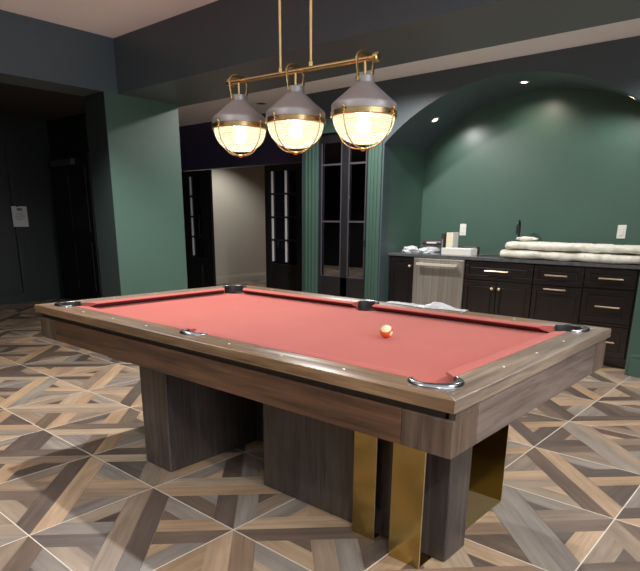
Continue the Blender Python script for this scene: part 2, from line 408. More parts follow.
# baseboards
def baseboard(name, x0, x1, y0, y1, m, label, h=.185):
    bm = bmesh.new(); box(bm, x0, x1, y0, y1, 0, h-.035, bev=.004)
    if x1-x0 > y1-y0: box(bm, x0, x1, y0+.008, y1, h-.035, h, bev=.006)
    else: box(bm, x0, x1-.008, y0, y1, h-.035, h, bev=.006)
    struct(name, bm, m, label, 'baseboard')
baseboard('baseboard_back', .832, 4.5, YB-.025, YB, 'green', 'tall green baseboard beside the bar cabinets')
baseboard('baseboard_hall', -7.2, -7.18, -2, 1.62, 'hallpaint', 'dark baseboard along the hall wall', .17)
baseboard('baseboard_beige', -7.08, -7.06, 3.9, 7.1, 'beige', 'beige baseboard in the room beyond', .14)
baseboard('baseboard_left', XL, XL+.02, .6, 1.38, 'green', 'green baseboard of the column', .17)

# ------------------------------------------------------------------ french door
def casing(name, x0, x1, z1, label):
    bm = bmesh.new(); box(bm, x0, x1, YB-.02, YB, 0, z1, bev=.003)
    w = x1-x0
    for f in (.12, .38, .64): box(bm, x0+w*f, x0+w*(f+.12), YB-.032, YB-.018, 0, z1, bev=.004)
    struct(name, bm, 'green', label, 'trim')
casing('trim_3', -2.90, -2.70, 2.3, 'fluted green casing on the passage side of the french door')
casing('trim_4', -1.97, -1.80, 2.3, 'fluted green casing between french door and bar recess')
bm = bmesh.new(); box(bm, -2.92, -1.79, YB-.03, YB, 2.18, 2.32, bev=.004); struct('trim_5', bm, 'green', 'green head casing above the french door', 'trim')
d = empty('door_1', (0, 0, 0)); d['kind'] = 'structure'; d['label'] = 'black french door with smoked glass panes'; d['category'] = 'door'
bm = bmesh.new(); y0, y1 = YB+.01, YB+.05
box(bm, -2.70, -2.655, y0, y1, 0, 2.18, bev=.003); box(bm, -2.01, -1.97, y0, y1, 0, 2.18, bev=.003)
box(bm, -2.355, -2.255, y0, y1, 0, 2.18, bev=.003); box(bm, -2.655, -2.01, y0, y1, 0, .60, bev=.003); box(bm, -2.655, -2.01, y0, y1, 2.08, 2.18)
mesh('door_frame', bm, 'black', d)
bm = bmesh.new()
for z in (1.23, 1.85): box(bm, -2.655, -2.01, y0+.005, y1-.005, z-.009, z+.009, bev=.002)
for x in (-2.652, -2.36, -2.252, -2.016): box(bm, x-.005, x+.005, y0-.004, y0+.01, .6, 2.08, bev=.001)
box(bm, -2.655, -2.355, y0-.004, y0+.01, .6, .61); box(bm, -2.255, -2.01, y0-.004, y0+.01, .6, .61)
mesh('glazing_bar', bm, plain('grey_bar', srgb(62, 58, 66), .35), d)
mesh('pane', B(-2.65, -2.36, y0+.018, y0+.022, .6, 2.08), 'glass', d); mesh('pane', B(-2.25, -2.015, y0+.018, y0+.022, .6, 2.08), 'glass', d)
bm = bmesh.new()
lathe(bm, [(.0, -.03), (.012, -.03), (.012, .0), (0, 0)], (-1.992, y0, 1.02), 12, 'y'); tube(bm, [(-1.992, y0-.028, 1.02), (-2.01, y0-.03, 1.02)], .006)
mesh('door_handle', bm, 'faucetblack', d, True)

# passage doors (dark leaves with narrow pale glazing strips)
def leaf(name, x0, x1, strips, gx, label):
    d = empty(name); d['kind'] = 'structure'; d['label'] = label; d['category'] = 'door'
    gx0, gx1 = gx; ya, yb = 3.80, 3.84; bm = bmesh.new()
    box(bm, x0, gx0, ya, yb, .01, 1.96, bev=.003); box(bm, gx1, x1, ya, yb, .01, 1.96, bev=.003)
    box(bm, gx0, gx1, ya, yb, .01, .64, bev=.003); box(bm, gx0, gx1, ya, yb, 1.88, 1.96)
    for k in range(1, 4): z = .66+k*.3075; box(bm, gx0, gx1, ya-.004, ya+.03, z-.012, z+.012, bev=.002)
    box(bm, gx0+.03, gx1-.03, ya-.008, ya+.004, .12, .52, bev=.006)
    mesh('door_frame', bm, 'blackout', d)
    mesh('pane', B(gx0, gx1, ya+.02, ya+.024, .64, 1.88), plain('black_glass', srgb(16, 14, 20), .08), d)
    bm = bmesh.new()
    for x in strips:
        for k in range(4): z = .66+k*.3075; box(bm, x-.012, x+.012, ya-.002, ya+.016, z+.014, z+.2935, bev=.002)
    mesh('glazing_strip', bm, 'pale_strip', d)
    return d
M['pale_strip'] = plain('pale_glazing_strip_b', srgb(222, 220, 222), .4, var=.02)
d2 = leaf('door_2', -6.12, -5.37, (-5.875,), (-5.90, -5.62), 'black glazed passage door with one pale strip column')
bm = bmesh.new(); tube(bm, [(-5.62, 3.75, .95), (-5.62, 3.75, 1.3)], .008); tube(bm, [(-5.62, 3.75, 1.0), (-5.62, 3.80, 1.0)], .006); tube(bm, [(-5.62, 3.75, 1.25), (-5.62, 3.80, 1.25)], .006); mesh('door_handle', bm, 'gunrim', d2)
d3 = leaf('door_3', -4.18, -3.38, (-4.035, -3.775), (-4.055, -3.57), 'black glazed passage door with two pale strip columns')
bm = bmesh.new(); box(bm, -3.93, -3.90, 3.765, 3.80, .86, .97, bev=.004); tube(bm, [(-3.915, 3.768, .93), (-3.86, 3.765, .93)], .007); mesh('door_handle', bm, 'chrome', d3)
# hall door: black pair on the end wall with a closer, casing
d4 = empty('door_4'); d4['kind'] = 'structure'; d4['label'] = 'black hall door with a grey closer box above'; d4['category'] = 'door'
bm = bmesh.new(); box(bm, -7.12, -6.0, 2.20, 2.25, .01, 2.1, bev=.004)
for a, b in ((-7.02, -6.6), (-6.52, -6.1)):
    box(bm, a, b, 2.19, 2.205, .2, .9, bev=.006); box(bm, a, b, 2.19, 2.205, 1.05, 1.95, bev=.006)
mesh('door_panel', bm, 'blackout', d4)
mesh('closer', B(-7.0, -6.35, 2.13, 2.20, 1.97, 2.05, bev=.006), plain('dull_grey', srgb(95, 95, 105), .4, .3), d4)
bm = bmesh.new(); box(bm, -7.2, -7.17, 1.60, 1.70, 0, 2.2, bev=.004); box(bm, -7.2, -7.17, 1.60, 2.25, 2.2, 2.28, bev=.004)
struct('trim_6', bm, 'hallpaint', 'dark casing in the hall beside the notice', 'trim')

# paper notice
s = empty('paper_sign', (-7.165, 1.575, 1.11)); tag(s, 'white printed paper notice with a small emblem taped to the dark hall wall', 'notice')
mesh('sheet', B(0, .002, 0, .215, 0, .29), 'paper', s)
bm = bmesh.new()
lathe(bm, [(0, .0035), (.042, .0035), (.042, .002)], (0, .11, .245), 20, 'x')
for v in bm.verts: v.co.z = .245+(v.co.z-.245)*.55
for k, (a, b) in enumerate(((.06, .15), (.04, .175), (.035, .18), (.04, .17), (.05, .14))):
    box(bm, .002, .003, a, b, .185-k*.022, .191-k*.022)
mesh('print', bm, 'ink', s)
bm = bmesh.new(); box(bm, .002, .004, .07, .1, .28, .305); mesh('clip', bm, 'tex_black', s)

# switch plates
def plate(x, z, label):
    e = empty('switch_plate', (x, NY, z)); tag(e, label, 'switch', 'switch plates above the bar counter')
    mesh('plate', B(-.038, .038, -.006, 0, -.062, .062, bev=.003), 'plastic', e)
    mesh('rocker', B(-.017, .017, -.010, -.004, -.034, .034, bev=.002), 'whitebox', e)
plate(-1.232, 1.155, 'white switch plate on the green wall above the cartons on the counter')
plate(.412, 1.165, 'white switch plate on the green wall above the padded bundles')

# ------------------------------------------------------------------ pool table
T = empty('pool_table', (0, 0, 0))
tag(T, 'dark-stained wooden pool table with coral red cloth and brass inlaid pedestals', 'pool table')
HL, HW, IN = 1.265, .72, .12
CC, CR = .1475, .072            # corner pocket centre inset, hole radius
SR, SY = .062, .588             # side pocket radius, centre
def rail_outline(hl, hw, side):
    """long rail (side pocket) or short rail in local frame: outer edge at y=-hw, running x; returns outline"""
    yi = -(hw-IN); cx = hl-CC; cy = -(hw-CC); pts = [(-hl, -hw), (hl, -hw)]
    d = CR/math.sqrt(2); pts.append((cx+d, cy-d))
    a0 = -PI/4; xe = cx-math.sqrt(CR**2-(yi-cy)**2); a1 = -PI+math.asin((cy-yi)/CR) if False else math.atan2(yi-cy, xe-cx)
    if a1 > 0: a1 -= 2*PI
    n = 14
    for k in range(1, n+1): t = a0+(a1-a0)*k/n; pts.append((cx+CR*math.cos(t), cy+CR*math.sin(t)))
    half = pts[3:]
    if side:
        h = math.asin(max(-1, min(1, (SY-abs(yi))/SR))) if False else 0
        xs = math.sqrt(SR**2-(yi+SY)**2); b0 = math.atan2(yi+SY, xs); b1 = -PI-b0
        for k in range(0, 15): t = b0+(b1-b0)*k/14; pts.append((SR*math.cos(t), -SY+SR*math.sin(t)))
    for x, y in reversed([(-x, y) for x, y in half]): pts.append((x, y))
    pts.append((-cx-d, cy-d)); return pts
def sights(parent, spots, y):
    for x in spots:
        bm = bmesh.new(); lathe(bm, [(0, .0012), (.0045, .0012), (.0048, 0)], (x[0], x[1], .8), 14); mesh('sight', bm, 'pearl', parent)
for sgn in (-1, 1):
    bm = bmesh.new(); f = sgn
    extrude_poly(bm, rail_outline(HL, HW, True), lambda u, v, h: (u*(-f), v*(-f), h), .762, .8, bev=.004)
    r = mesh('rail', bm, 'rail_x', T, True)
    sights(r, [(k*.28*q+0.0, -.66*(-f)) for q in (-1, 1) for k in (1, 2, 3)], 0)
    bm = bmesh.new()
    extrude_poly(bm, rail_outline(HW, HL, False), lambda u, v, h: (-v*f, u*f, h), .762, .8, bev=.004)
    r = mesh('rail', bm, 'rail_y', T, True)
    sights(r, [(f*(HL-.06), q*.28) for q in (-1, 0, 1)], 0)
# bed cloth with pocket holes
def bed():
    bx, by = HL-IN+.004, HW-IN+.004; cx, cy = HL-CC, HW-CC; pts = []
    def corner(qx, qy):
        # arc cutting the bed corner, from the short side intersection to the long side
        C0 = (qx*cx, qy*cy); xs = cx-math.sqrt(CR**2-(by-cy)**2); ys = cy-math.sqrt(CR**2-(bx-cx)**2)
        P0 = (qx*bx, qy*ys); P1 = (qx*xs, qy*by)
        a0 = math.atan2(P0[1]-C0[1], P0[0]-C0[0]); a1 = math.atan2(P1[1]-C0[1], P1[0]-C0[0])
        mid = math.atan2(-qy, -qx)
        def unwrap(a, ref):
            while a-ref > PI: a -= 2*PI
            while a-ref < -PI: a += 2*PI
            return a
        a0 = unwrap(a0, mid); a1 = unwrap(a1, mid)
        return [(C0[0]+CR*math.cos(a0+(a1-a0)*k/14), C0[1]+CR*math.sin(a0+(a1-a0)*k/14)) for k in range(15)]
    def sidearc(q):
        xs = math.sqrt(SR**2-(by-SY)**2); P = []
        a0 = math.atan2(by-SY, xs); a1 = -PI-a0
        for k in range(15):
            t = a0+(a1-a0)*k/14; P.append((SR*math.cos(t), q*(SY+SR*math.sin(t))))
        return P
    pts += corner(1, 1); pts += sidearc(1); pts += list(reversed(corner(-1, 1))); pts += corner(-1, -1)
    pts += list(reversed(sidearc(-1))); pts += list(reversed(corner(1, -1))); return pts
bm = bmesh.new(); extrude_poly(bm, bed(), XY, .735, .765); mesh('bed', bm, 'cloth', T)
# cushions
def cushion(p0, p1, inward, e0, e1):
    """p0,p1 along the rail's inner edge; inward unit vector; e0/e1 shortening of the nose"""
    p0, p1, n = Vector((*p0, 0)), Vector((*p1, 0)), Vector((*inward, 0)); d = (p1-p0).normalized()
    prof = [(0, .8), (.012, .8012), (.035, .8005), (.050, .7985), (.055, .796), (.055, .793), (.040, .784), (.020, .774), (.006, .7665), (0, .7655)]
    bm = bmesh.new(); A, Bq = [], []
    for u, z in prof:
        k = u/.055
        A.append(bm.verts.new(p0+n*u+d*e0*k+Vector((0, 0, z)))); Bq.append(bm.verts.new(p1+n*u-d*e1*k+Vector((0, 0, z))))
    for i in range(len(prof)): j = (i+1) % len(prof); bm.faces.new([A[i], A[j], Bq[j], Bq[i]])
    bm.faces.new(list(reversed(A))); bm.faces.new(Bq)
    bmesh.ops.recalc_face_normals(bm, faces=bm.faces[:])
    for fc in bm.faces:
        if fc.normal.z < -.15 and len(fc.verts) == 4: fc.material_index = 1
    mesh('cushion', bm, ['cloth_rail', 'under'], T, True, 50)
M['cloth_rail'] = M['cloth']; M['under'] = plain('cushion_shade_cloth', srgb(104, 34, 38), .9, var=.05)  # darker colour paints in the shade beneath the cushion nose
yi = HW-IN; xi = HL-IN; cxr = HL-CC-math.sqrt(CR**2-(CC-IN)**2); cyr = HW-CC-math.sqrt(CR**2-(CC-IN)**2); sx = math.sqrt(SR**2-(yi-SY)**2)
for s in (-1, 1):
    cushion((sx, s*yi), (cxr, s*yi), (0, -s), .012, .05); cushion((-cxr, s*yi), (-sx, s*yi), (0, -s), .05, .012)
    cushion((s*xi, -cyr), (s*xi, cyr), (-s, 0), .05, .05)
# pockets
def pocket(cx, cy, ang, R, span, side):
    p = empty('pocket', (cx, cy, 0), ang); p.parent = T     # local +x points outward
    bm = bmesh.new(); lathe(bm, [(0, .665), (R*.8, .665), (R*.98, .69), (R*1.0, .734)], (0, 0, 0), 32)
    lathe(bm, [(R*1.0, .73), (R*1.0, .80), (R*.97, .806), (R*.90, .806), (R*.88, .79), (R*.88, .73)], (0, 0, 0), 28, 'z', -span, span)
    mesh('liner', bm, 'leather', p, True)
    # crescent casting on the rail tops
    bm = bmesh.new(); n = 30; rings = []
    for k in range(n+1):
        t = -span+2*span*k/n; w = .022 if not side else .014; q = math.cos(t/span*PI/2*.92); wo = .006+w*q
        ri = R*.95; ro = R*.99+wo; mz = .803+.007*max(q, .25); ring = []
        for rr, z in ((ri, .799), (ri, mz-.002), (ri+.003, mz), ((ri+ro)/2, mz+.0015), (ro-.004, mz-.001), (ro, .8005), (ro, .799)):
            ring.append(bm.verts.new((rr*math.cos(t), rr*math.sin(t), z)))
        rings.append(ring)
    for a, b in zip(rings, rings[1:]):
        for i in range(6): bm.faces.new([a[i], a[i+1], b[i+1], b[i]])
    bm.faces.new(rings[0]); bm.faces.new(list(reversed(rings[-1])))
    mesh('casting', bm, 'chrome', p, True, 60)
for qx in (-1, 1):
    for qy in (-1, 1): pocket(qx*(HL-CC), qy*(HW-CC), math.atan2(qy, qx), CR, math.radians(102), False)
for qy in (-1, 1): pocket(0, qy*SY, qy*PI/2, SR, math.radians(84), True)
# rail shadow strip, apron and corner blocks
AX, AY, CB = HL-.009, HW-.017, .165
bm = bmesh.new()
for s in (-1, 1):
    box(bm, -AX+.02, AX-.02, min(s*(AY-.012), s*(AY-.09)), max(s*(AY-.012), s*(AY-.09)), .70, .763)
    box(bm, min(s*(AX-.01), s*(AX-.09)), max(s*(AX-.01), s*(AX-.09)), -AY+.09, AY-.09, .70, .763)
mesh('rail_shadow_strip', bm, plain('rail_shadow_wood', srgb(46, 36, 30), .6), T)  # dark strip stands in for the shadow under the rail overhang
ZT = .757
for s in (-1, 1):
    y0, y1 = sorted((s*AY, s*(AY-.03)))
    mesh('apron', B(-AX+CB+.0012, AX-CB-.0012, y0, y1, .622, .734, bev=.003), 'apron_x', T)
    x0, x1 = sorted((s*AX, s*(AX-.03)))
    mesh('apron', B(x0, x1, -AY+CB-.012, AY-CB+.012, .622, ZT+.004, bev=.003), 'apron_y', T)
    for q in (-1, 1):
        x0, x1 = sorted((s*AX, s*(AX-CB))); y0, y1 = sorted((q*AY, q*(AY-CB+.0145)))
        mesh('corner_block', B(x0, x1, y0, y1, .622, .734, bev=.003), 'block', T)
        x0, x1 = sorted((s*AX, s*(AX-.03))); y0, y1 = sorted((q*(AY-.012), q*(AY-CB+.0145))); mesh('filler_block', B(x0, x1, y0, y1, .734, .762), 'block', T)
mesh('slate_frame', B(-1.14, 1.14, -.60, .60, .66, .733), plain('frame_underside_wood', srgb(40, 32, 28), .7), T)
# pedestals (wood slabs with brass boxes), pinwheel arrangement
p1 = mesh('pedestal', B(-.627, -.402, -.505, .10, 0, .70, bev=.008, seg=3), 'leg', T)
p2 = mesh('pedestal', B(.055, 1.05, -.285, -.122, 0, .70, bev=.008, seg=3), 'leg', T)
p3 = mesh('pedestal', B(-1.02+.4, .33, .102, .26, 0, .70, bev=.006), 'leg', T)
p4 = mesh('pedestal', B(.34, .60, -.121, .338, 0, .70, bev=.006), 'leg', T)
def channel(x0, x1, yf, yb, par):
    """thin folded brass channel, open toward the table end: front sheet, foot plate, closing side"""
    bm = bmesh.new(); box(bm, x0, x1, yf, yf+.003, .001, .70, bev=.0008, seg=1); box(bm, x0, x1, yf+.003, yb, .001, .005); box(bm, x0, x0+.003, yf+.003, yb, .005, .70)
    b = mesh('brass_channel', bm, 'brass', par)
    bm = bmesh.new(); box(bm, x1-.0005, x1+.001, yf-.0006, yf+.0036, .001, .70); box(bm, x1-.0005, x1+.001, yf+.003, yb, .0008, .0062); mesh('edge', bm, 'brass_edge', b)
channel(.642, .753, -.335, -.286, p2); channel(.860, .997, -.385, -.286, p2)
bm = bmesh.new(); box(bm, .601, .997, .335, .338, .005, .70); box(bm, .601, 1.0, -.1215, -.1185, .005, .70); box(bm, .601, .604, -.118, .335, .005, .70)
b = mesh('brass_channel', bm, 'brass', p2); mesh('foot_plate', B(.604, .9965, -.118, .335, .001, .005), 'brass_foot', b)
bm = bmesh.new(); box(bm, .9965, .998, -.118, .338, .0008, .0062); box(bm, .9965, .998, .3345, .3386, .005, .70); box(bm, .9995, 1.001, -.1222, -.118, .005, .70); mesh('edge', bm, 'brass_edge', b)

# ball
b = bmesh.new(); sphere(b, (0, 0, 0), .0286, 32, 20)
o = mesh('billiard_ball', b, 'ball', None, True, 180); o.location = (.554, -.011, .7652+.0286); 
tc = Vector((.554, -.813, .187)).normalized(); ax = (Vector((0, 0, 1))*.80+tc*.55+Vector((-.754, -.657, 0))*.12).normalized()
xa = (Vector((.754, .657, 0))*.75+tc*.55-Vector((0, 0, 1))*.3); xa = (xa-ax*xa.dot(ax)).normalized(); ya = ax.cross(xa)
o.rotation_euler = Matrix(((xa.x, ya.x, ax.x), (xa.y, ya.y, ax.y), (xa.z, ya.z, ax.z))).to_euler()
tag(o, 'orange and cream striped billiard ball lying alone on the red cloth', 'ball')

# plastic sheeting on the far rail
bm = bmesh.new(); NXs, NYs = 70, 18; g = []
for i in range(NXs+1):
    row = []
    for j in range(NYs+1):
        u = i/NXs; v = j/NYs; x = .075+.49*u; y = .672+.085*v+.012*math.sin(u*9)
        hump = .026*math.exp(-((u-.66)/.12)**2)+.004
        z = .8025+(hump*math.sin(PI*min(1, v*1.15)))+abs(noise.noise(Vector((x*28, y*28, 3))))*.007*min(1, v*4)*min(1, 6*u)*min(1, 6*(1-u))
        if y > .726: z = z-(y-.726)*1.2
        row.append(bm.verts.new((x, y, z)))
    g.append(row)
for i in range(NXs):
    for j in range(NYs): bm.faces.new([g[i][j], g[i+1][j], g[i+1][j+1], g[i][j+1]])
o = mesh('plastic_sheet', bm, 'film', None, True, 180)
tag(o, 'crumpled whitish plastic sheet lying over the far table rail before the dishwasher', 'plastic sheet')

# ------------------------------------------------------------------ island pendant
LZ = 1.895
def lamp_fixture():
    F = empty('pendant_light', (.008, 0, ZC)); tag(F, 'brass three-globe island pendant hanging over the pool table', 'pendant light')
    dz = LZ-ZC
    zo = lambda x: dz-.008-.024*x
    bm = bmesh.new(); tube(bm, [(-.435, 0, zo(-.435)), (.44, 0, zo(.44))], .0095, 16)
    mesh('bar', bm, 'abrass', F, True)
    for s in (-1, 1):
        bm = bmesh.new(); lathe(bm, [(0, -.012), (.017, -.012), (.019, -.008), (.019, .008), (.014, .012), (0, .012)], (s*.44, 0, zo(s*.44)), 20, 'x')
        mesh('end_cap', bm, 'abrass', F, True)
        bm = bmesh.new(); tube(bm, [(s*.092, 0, -.02), (s*.092, 0, dz)], .0075, 14); lathe(bm, [(.0075, .02), (.013, .016), (.013, -.002), (.0075, -.006)], (s*.092, 0, dz), 16)
        mesh('rod', bm, 'abrass', F, True)
    bm = bmesh.new(); box(bm, -.17, .17, -.055, .055, -.028, 0, bev=.006); mesh('ceiling_plate', bm, 'abrass', F)
    for lx in (-.378, 0, .385):
        S = empty('lamp_head', (lx, 0, zo(lx))); S.parent = F; S.scale = (.885, .885, .985)
        bm = bmesh.new()
        tube(bm, [(0, 0, 0), (0, 0, -.08)], .008, 12); mesh('stem', bm, 'abrass', S, True)
        # strap loop around the bar
        bm = bmesh.new(); P = []
        for k in range(21):
            t = PI*k/20; P.append((0, .062*math.cos(t), -.008+.031*math.sin(t)))
        P = [(0, .049, -.086), (0, .050, -.074), (0, .053, -.058), (0, .060, -.032)]+P+[(0, -.060, -.032), (0, -.053, -.058), (0, -.050, -.074), (0, -.049, -.086)]
        tube(bm, P, 0, 8, flat=(.0095, .0038)); mesh('strap', bm, 'abrass', S, True, 60)
        for s in (-1, 1):
            bm = bmesh.new(); lathe(bm, [(0, -.005), (.008, -.005), (.008, .005), (0, .005)], (0, s*.050, -.078), 12, 'y'); mesh('strap_screw', bm, 'abrass', S, True)
        bm = bmesh.new()
        lathe(bm, [(0, -.062), (.040, -.062), (.045, -.065), (.045, -.088), (.050, -.094), (.064, -.104), (.102, -.134), (.138, -.160), (.148, -.168), (.151, -.174), (.151, -.197), (.147, -.197), (.146, -.178), (.13, -.163), (.03, -.104)], (0, 0, 0), 56)
        mesh('shade', bm, 'gun', S, True, 30)
        bm = bmesh.new()
        lathe(bm, [(.150, -.197), (.154, -.199), (.154, -.218), (.150, -.221), (.143, -.221), (.143, -.197)], (0, 0, 0), 56); mesh('band', bm, 'abrass', S, True, 30)
        bm = bmesh.new()
        prof = []
        for k in range(17):
            t = PI/2*k/16; prof.append((.142*math.cos(t)**.85 if k < 16 else .0, -.217-.106*math.sin(t)))
        m = 72; rings = []
        for r, h in prof[:-1]:
            rings.append([bm.verts.new((r*(1+.012*math.cos(36*2*PI*q/m*1.0))*math.cos(2*PI*q/m), r*(1+.012*math.cos(36*2*PI*q/m))*math.sin(2*PI*q/m), h)) for q in range(m)])
        for a, b_ in zip(rings, rings[1:]):
            for q in range(m): bm.faces.new([a[q], a[(q+1) % m], b_[(q+1) % m], b_[q]])
        bm.faces.new(rings[-1])
        mesh('glass_dome', bm, 'dome', S, True, 180)
        bm = bmesh.new()
        for q in range(4):
            a = .05+PI/2*q; P = []
            for k in range(15):
                t = PI/2*k/14; r = .158*math.cos(t)**.8 if k < 14 else 0; P.append((r*math.cos(a), r*math.sin(a), -.213-.127*math.sin(t)))
            P = [(.156*math.cos(a), .156*math.sin(a), -.196)]+P; tube(bm, P, .0028, 8)
            sphere(bm, (.160*math.cos(a), .160*math.sin(a), -.195), .0085, 12, 8); sphere(bm, (.160*math.cos(a), .160*math.sin(a), -.218), .006, 10, 8)
        lathe(bm, [(0, -.336), (.014, -.338), (.016, -.342), (.009, -.348), (0, -.351)], (0, 0, 0), 16)
        mesh('cage', bm, 'abrass', S, True, 60)
        bm = bmesh.new(); sphere(bm, (0, 0, -.250), .034, 20, 14); lathe(bm, [(.014, -.185), (.02, -.222)], (0, 0, 0), 16)
        mesh('bulb', bm, 'bulb', S, True, 180)
        L = bpy.data.lights.new('pendant_bulb_light', 'POINT'); L.energy = 6; L.color = (1, .88, .68); L.shadow_soft_size = .035
        lo = bpy.data.objects.new('bulb_glow', L); COL.objects.link(lo); lo.parent = S; lo.location = (0, 0, -.250)
    return F
lamp_fixture()

# ------------------------------------------------------------------ bar cabinets
YF = 3.42; ZCAB = .872; TOE = .085
def front(bm, x0, x1, z0, z1, y=YF, fr=.042):
    """raised shaker front facing -y"""
    box(bm, x0, x1, y-.016, y, z0, z1)
    f = min(fr, (z1-z0)*.28)
    for a in ((x0, x1, z1-f, z1), (x0, x1, z0, z0+f)): box(bm, a[0], a[1], y-.024, y-.012, a[2], a[3], bev=.003)
    for a in ((x0, x0+f), (x1-f, x1)): box(bm, a[0], a[1], y-.024, y-.012, z0+f*.98, z1-f*.98, bev=.003)
    g = f+.012; box(bm, x0+g, x1-g, y-.021, y-.014, z0+g, z1-g, bev=.005)
def bar_pull(par, xc, z, w=.19, m='goldpull'):
    bm = bmesh.new(); tube(bm, [(xc-w/2, YF-.052, z), (xc+w/2, YF-.052, z)], .0062, 10)
    for s in (-1, 1): tube(bm, [(xc+s*(w/2-.022), YF-.052, z), (xc+s*(w/2-.022), YF-.022, z)], .005, 8)
    mesh('handle', bm, m, par, True)
def knob(par, xc, z):
    bm = bmesh.new(); lathe(bm, [(0, -.032), (.010, -.031), (.0155, -.024), (.015, -.018), (.007, -.012), (.006, 0)], (xc, YF-.022, z), 18, 'y')
    mesh('knob', bm, 'goldpull', par, True, 50)
def carcass(par, x0, x1, z1=ZCAB):
    bm = bmesh.new(); box(bm, x0, x1, YF, NY-.01, TOE, z1); box(bm, x0, x1, YF+.05, NY-.01, .001, TOE); box(bm, x0, x1, YF-.02, YF+.052, TOE-.022, TOE+.012, bev=.003)
    mesh('carcass', bm, 'cab', par)
def cab(x0, label):
    e = empty('bar_cabinet', (0, 0, 0)); tag(e, label, 'cabinet', 'black base cabinets under the bar counter'); return e
G = .004
c = cab(0, 'narrow black base cabinet between the recess wall and the dishwasher'); carcass(c, NX0+.003, -1.452)
bm = bmesh.new(); front(bm, NX0+.03, -1.452-G, .10, .86); dd = mesh('door', bm, 'cab', c); knob(dd, -1.49, .775)
c = cab(0, 'black sink cabinet with one wide drawer front and two doors with round knobs'); carcass(c, -.843, -.135)
bm = bmesh.new(); front(bm, -.835, -.139, .69, .862); dd = mesh('drawer', bm, 'cab', c); bar_pull(dd, -.49, .778, .24)
for a, b_, k in ((-.835, -.491, -.526), (-.487, -.139, -.452)):
    bm = bmesh.new(); front(bm, a, b_, .10, .675); dd = mesh('door', bm, 'cab', c); knob(dd, k, .607)
c = cab(0, 'black cabinet with a drawer above one tall pull-out front with a bar handle'); carcass(c, -.133, .321)
bm = bmesh.new(); front(bm, -.129, .317, .69, .862); dd = mesh('drawer', bm, 'cab', c); bar_pull(dd, .085, .777, .2)
bm = bmesh.new(); front(bm, -.129, .317, .10, .675); dd = mesh('door', bm, 'cab', c); bar_pull(dd, .085, .651, .2)
c = cab(0, 'black three-drawer cabinet at the end beside the tall green baseboard'); carcass(c, .323, .797)
for z0, z1 in ((.70, .862), (.395, .68), (.10, .365)):
    bm = bmesh.new(); front(bm, .327, .745, z0, z1); dd = mesh('drawer', bm, 'cab', c); bar_pull(dd, .553, (z0+z1)/2+.0, .2)
mesh('moulding', B(.327, .745, YF-.02, YF, .370, .390, bev=.004), 'cab', c)
# dishwasher
dw = empty('dishwasher'); tag(dw, 'stainless steel dishwasher with a bar handle built in under the counter', 'dishwasher')
mesh('housing', B(-1.449, -.846, YF, NY-.02, .09, .868), 'black', dw)
mesh('door', B(-1.445, -.850, YF-.03, YF-.001, .11, .866, bev=.006), 'steel', dw)
bm = bmesh.new(); tube(bm, [(-1.38, YF-.075, .808), (-.915, YF-.075, .808)], 0, 4, flat=(.022, .016))
for x in (-1.35, -.945): box(bm, x-.012, x+.012, YF-.075, YF-.028, .798, .818)
mesh('handle', bm, 'satin', dw, True)
mesh('kick_plate', B(-1.445, -.850, YF+.02, YF+.04, .001, .10), 'black', dw)
# worktop
o = mesh('worktop', B(NX0+.001, NX1-.001, YF-.035, NY-.001, .874, .906, bev=.004), 'counter'); tag(o, 'dark polished stone bar worktop running across the arched recess', 'worktop')
# sink + faucet
bm = bmesh.new(); bx0, bx1, by0, by1 = -.78, -.28, 3.52, 3.86
for a in ((bx0, bx1, by0, by0+.02), (bx0, bx1, by1-.02, by1), (bx0, bx0+.02, by0, by1), (bx1-.02, bx1, by0, by1)): box(bm, a[0], a[1], a[2], a[3], .906, .910, bev=.001)
box(bm, bx0+.02, bx1-.02, by0+.02, by1-.02, .9062, .9075)
o = mesh('sink', bm, 'faucetblack'); tag(o, 'dark sink set in the worktop before the black faucet', 'sink')
F = empty('faucet', (-.53, 3.93, .906), .22); tag(F, 'matte black gooseneck faucet rising behind the white padded bundles', 'faucet')
bm = bmesh.new(); lathe(bm, [(0, 0), (.027, 0), (.027, .012), (.02, .02), (.016, .10), (.014, .12), (0, .12)], (0, 0, 0), 20); mesh('body', bm, 'faucetblack', F, True)
bm = bmesh.new(); P = [(0, 0, .1), (0, 0, .29)]+[(0, -.065+.065*math.cos(PI*k/12), .29+.065*math.sin(PI*k/12)) for k in range(1, 12)]+[(0, -.13, .29), (0, -.13, .22)]
tube(bm, P, .0105, 12); mesh('spout', bm, 'faucetblack', F, True)
bm = bmesh.new(); tube(bm, [(.015, 0, .07), (.05, 0, .085), (.075, 0, .13)], .006, 8); mesh('lever', bm, 'chrome', F, True)

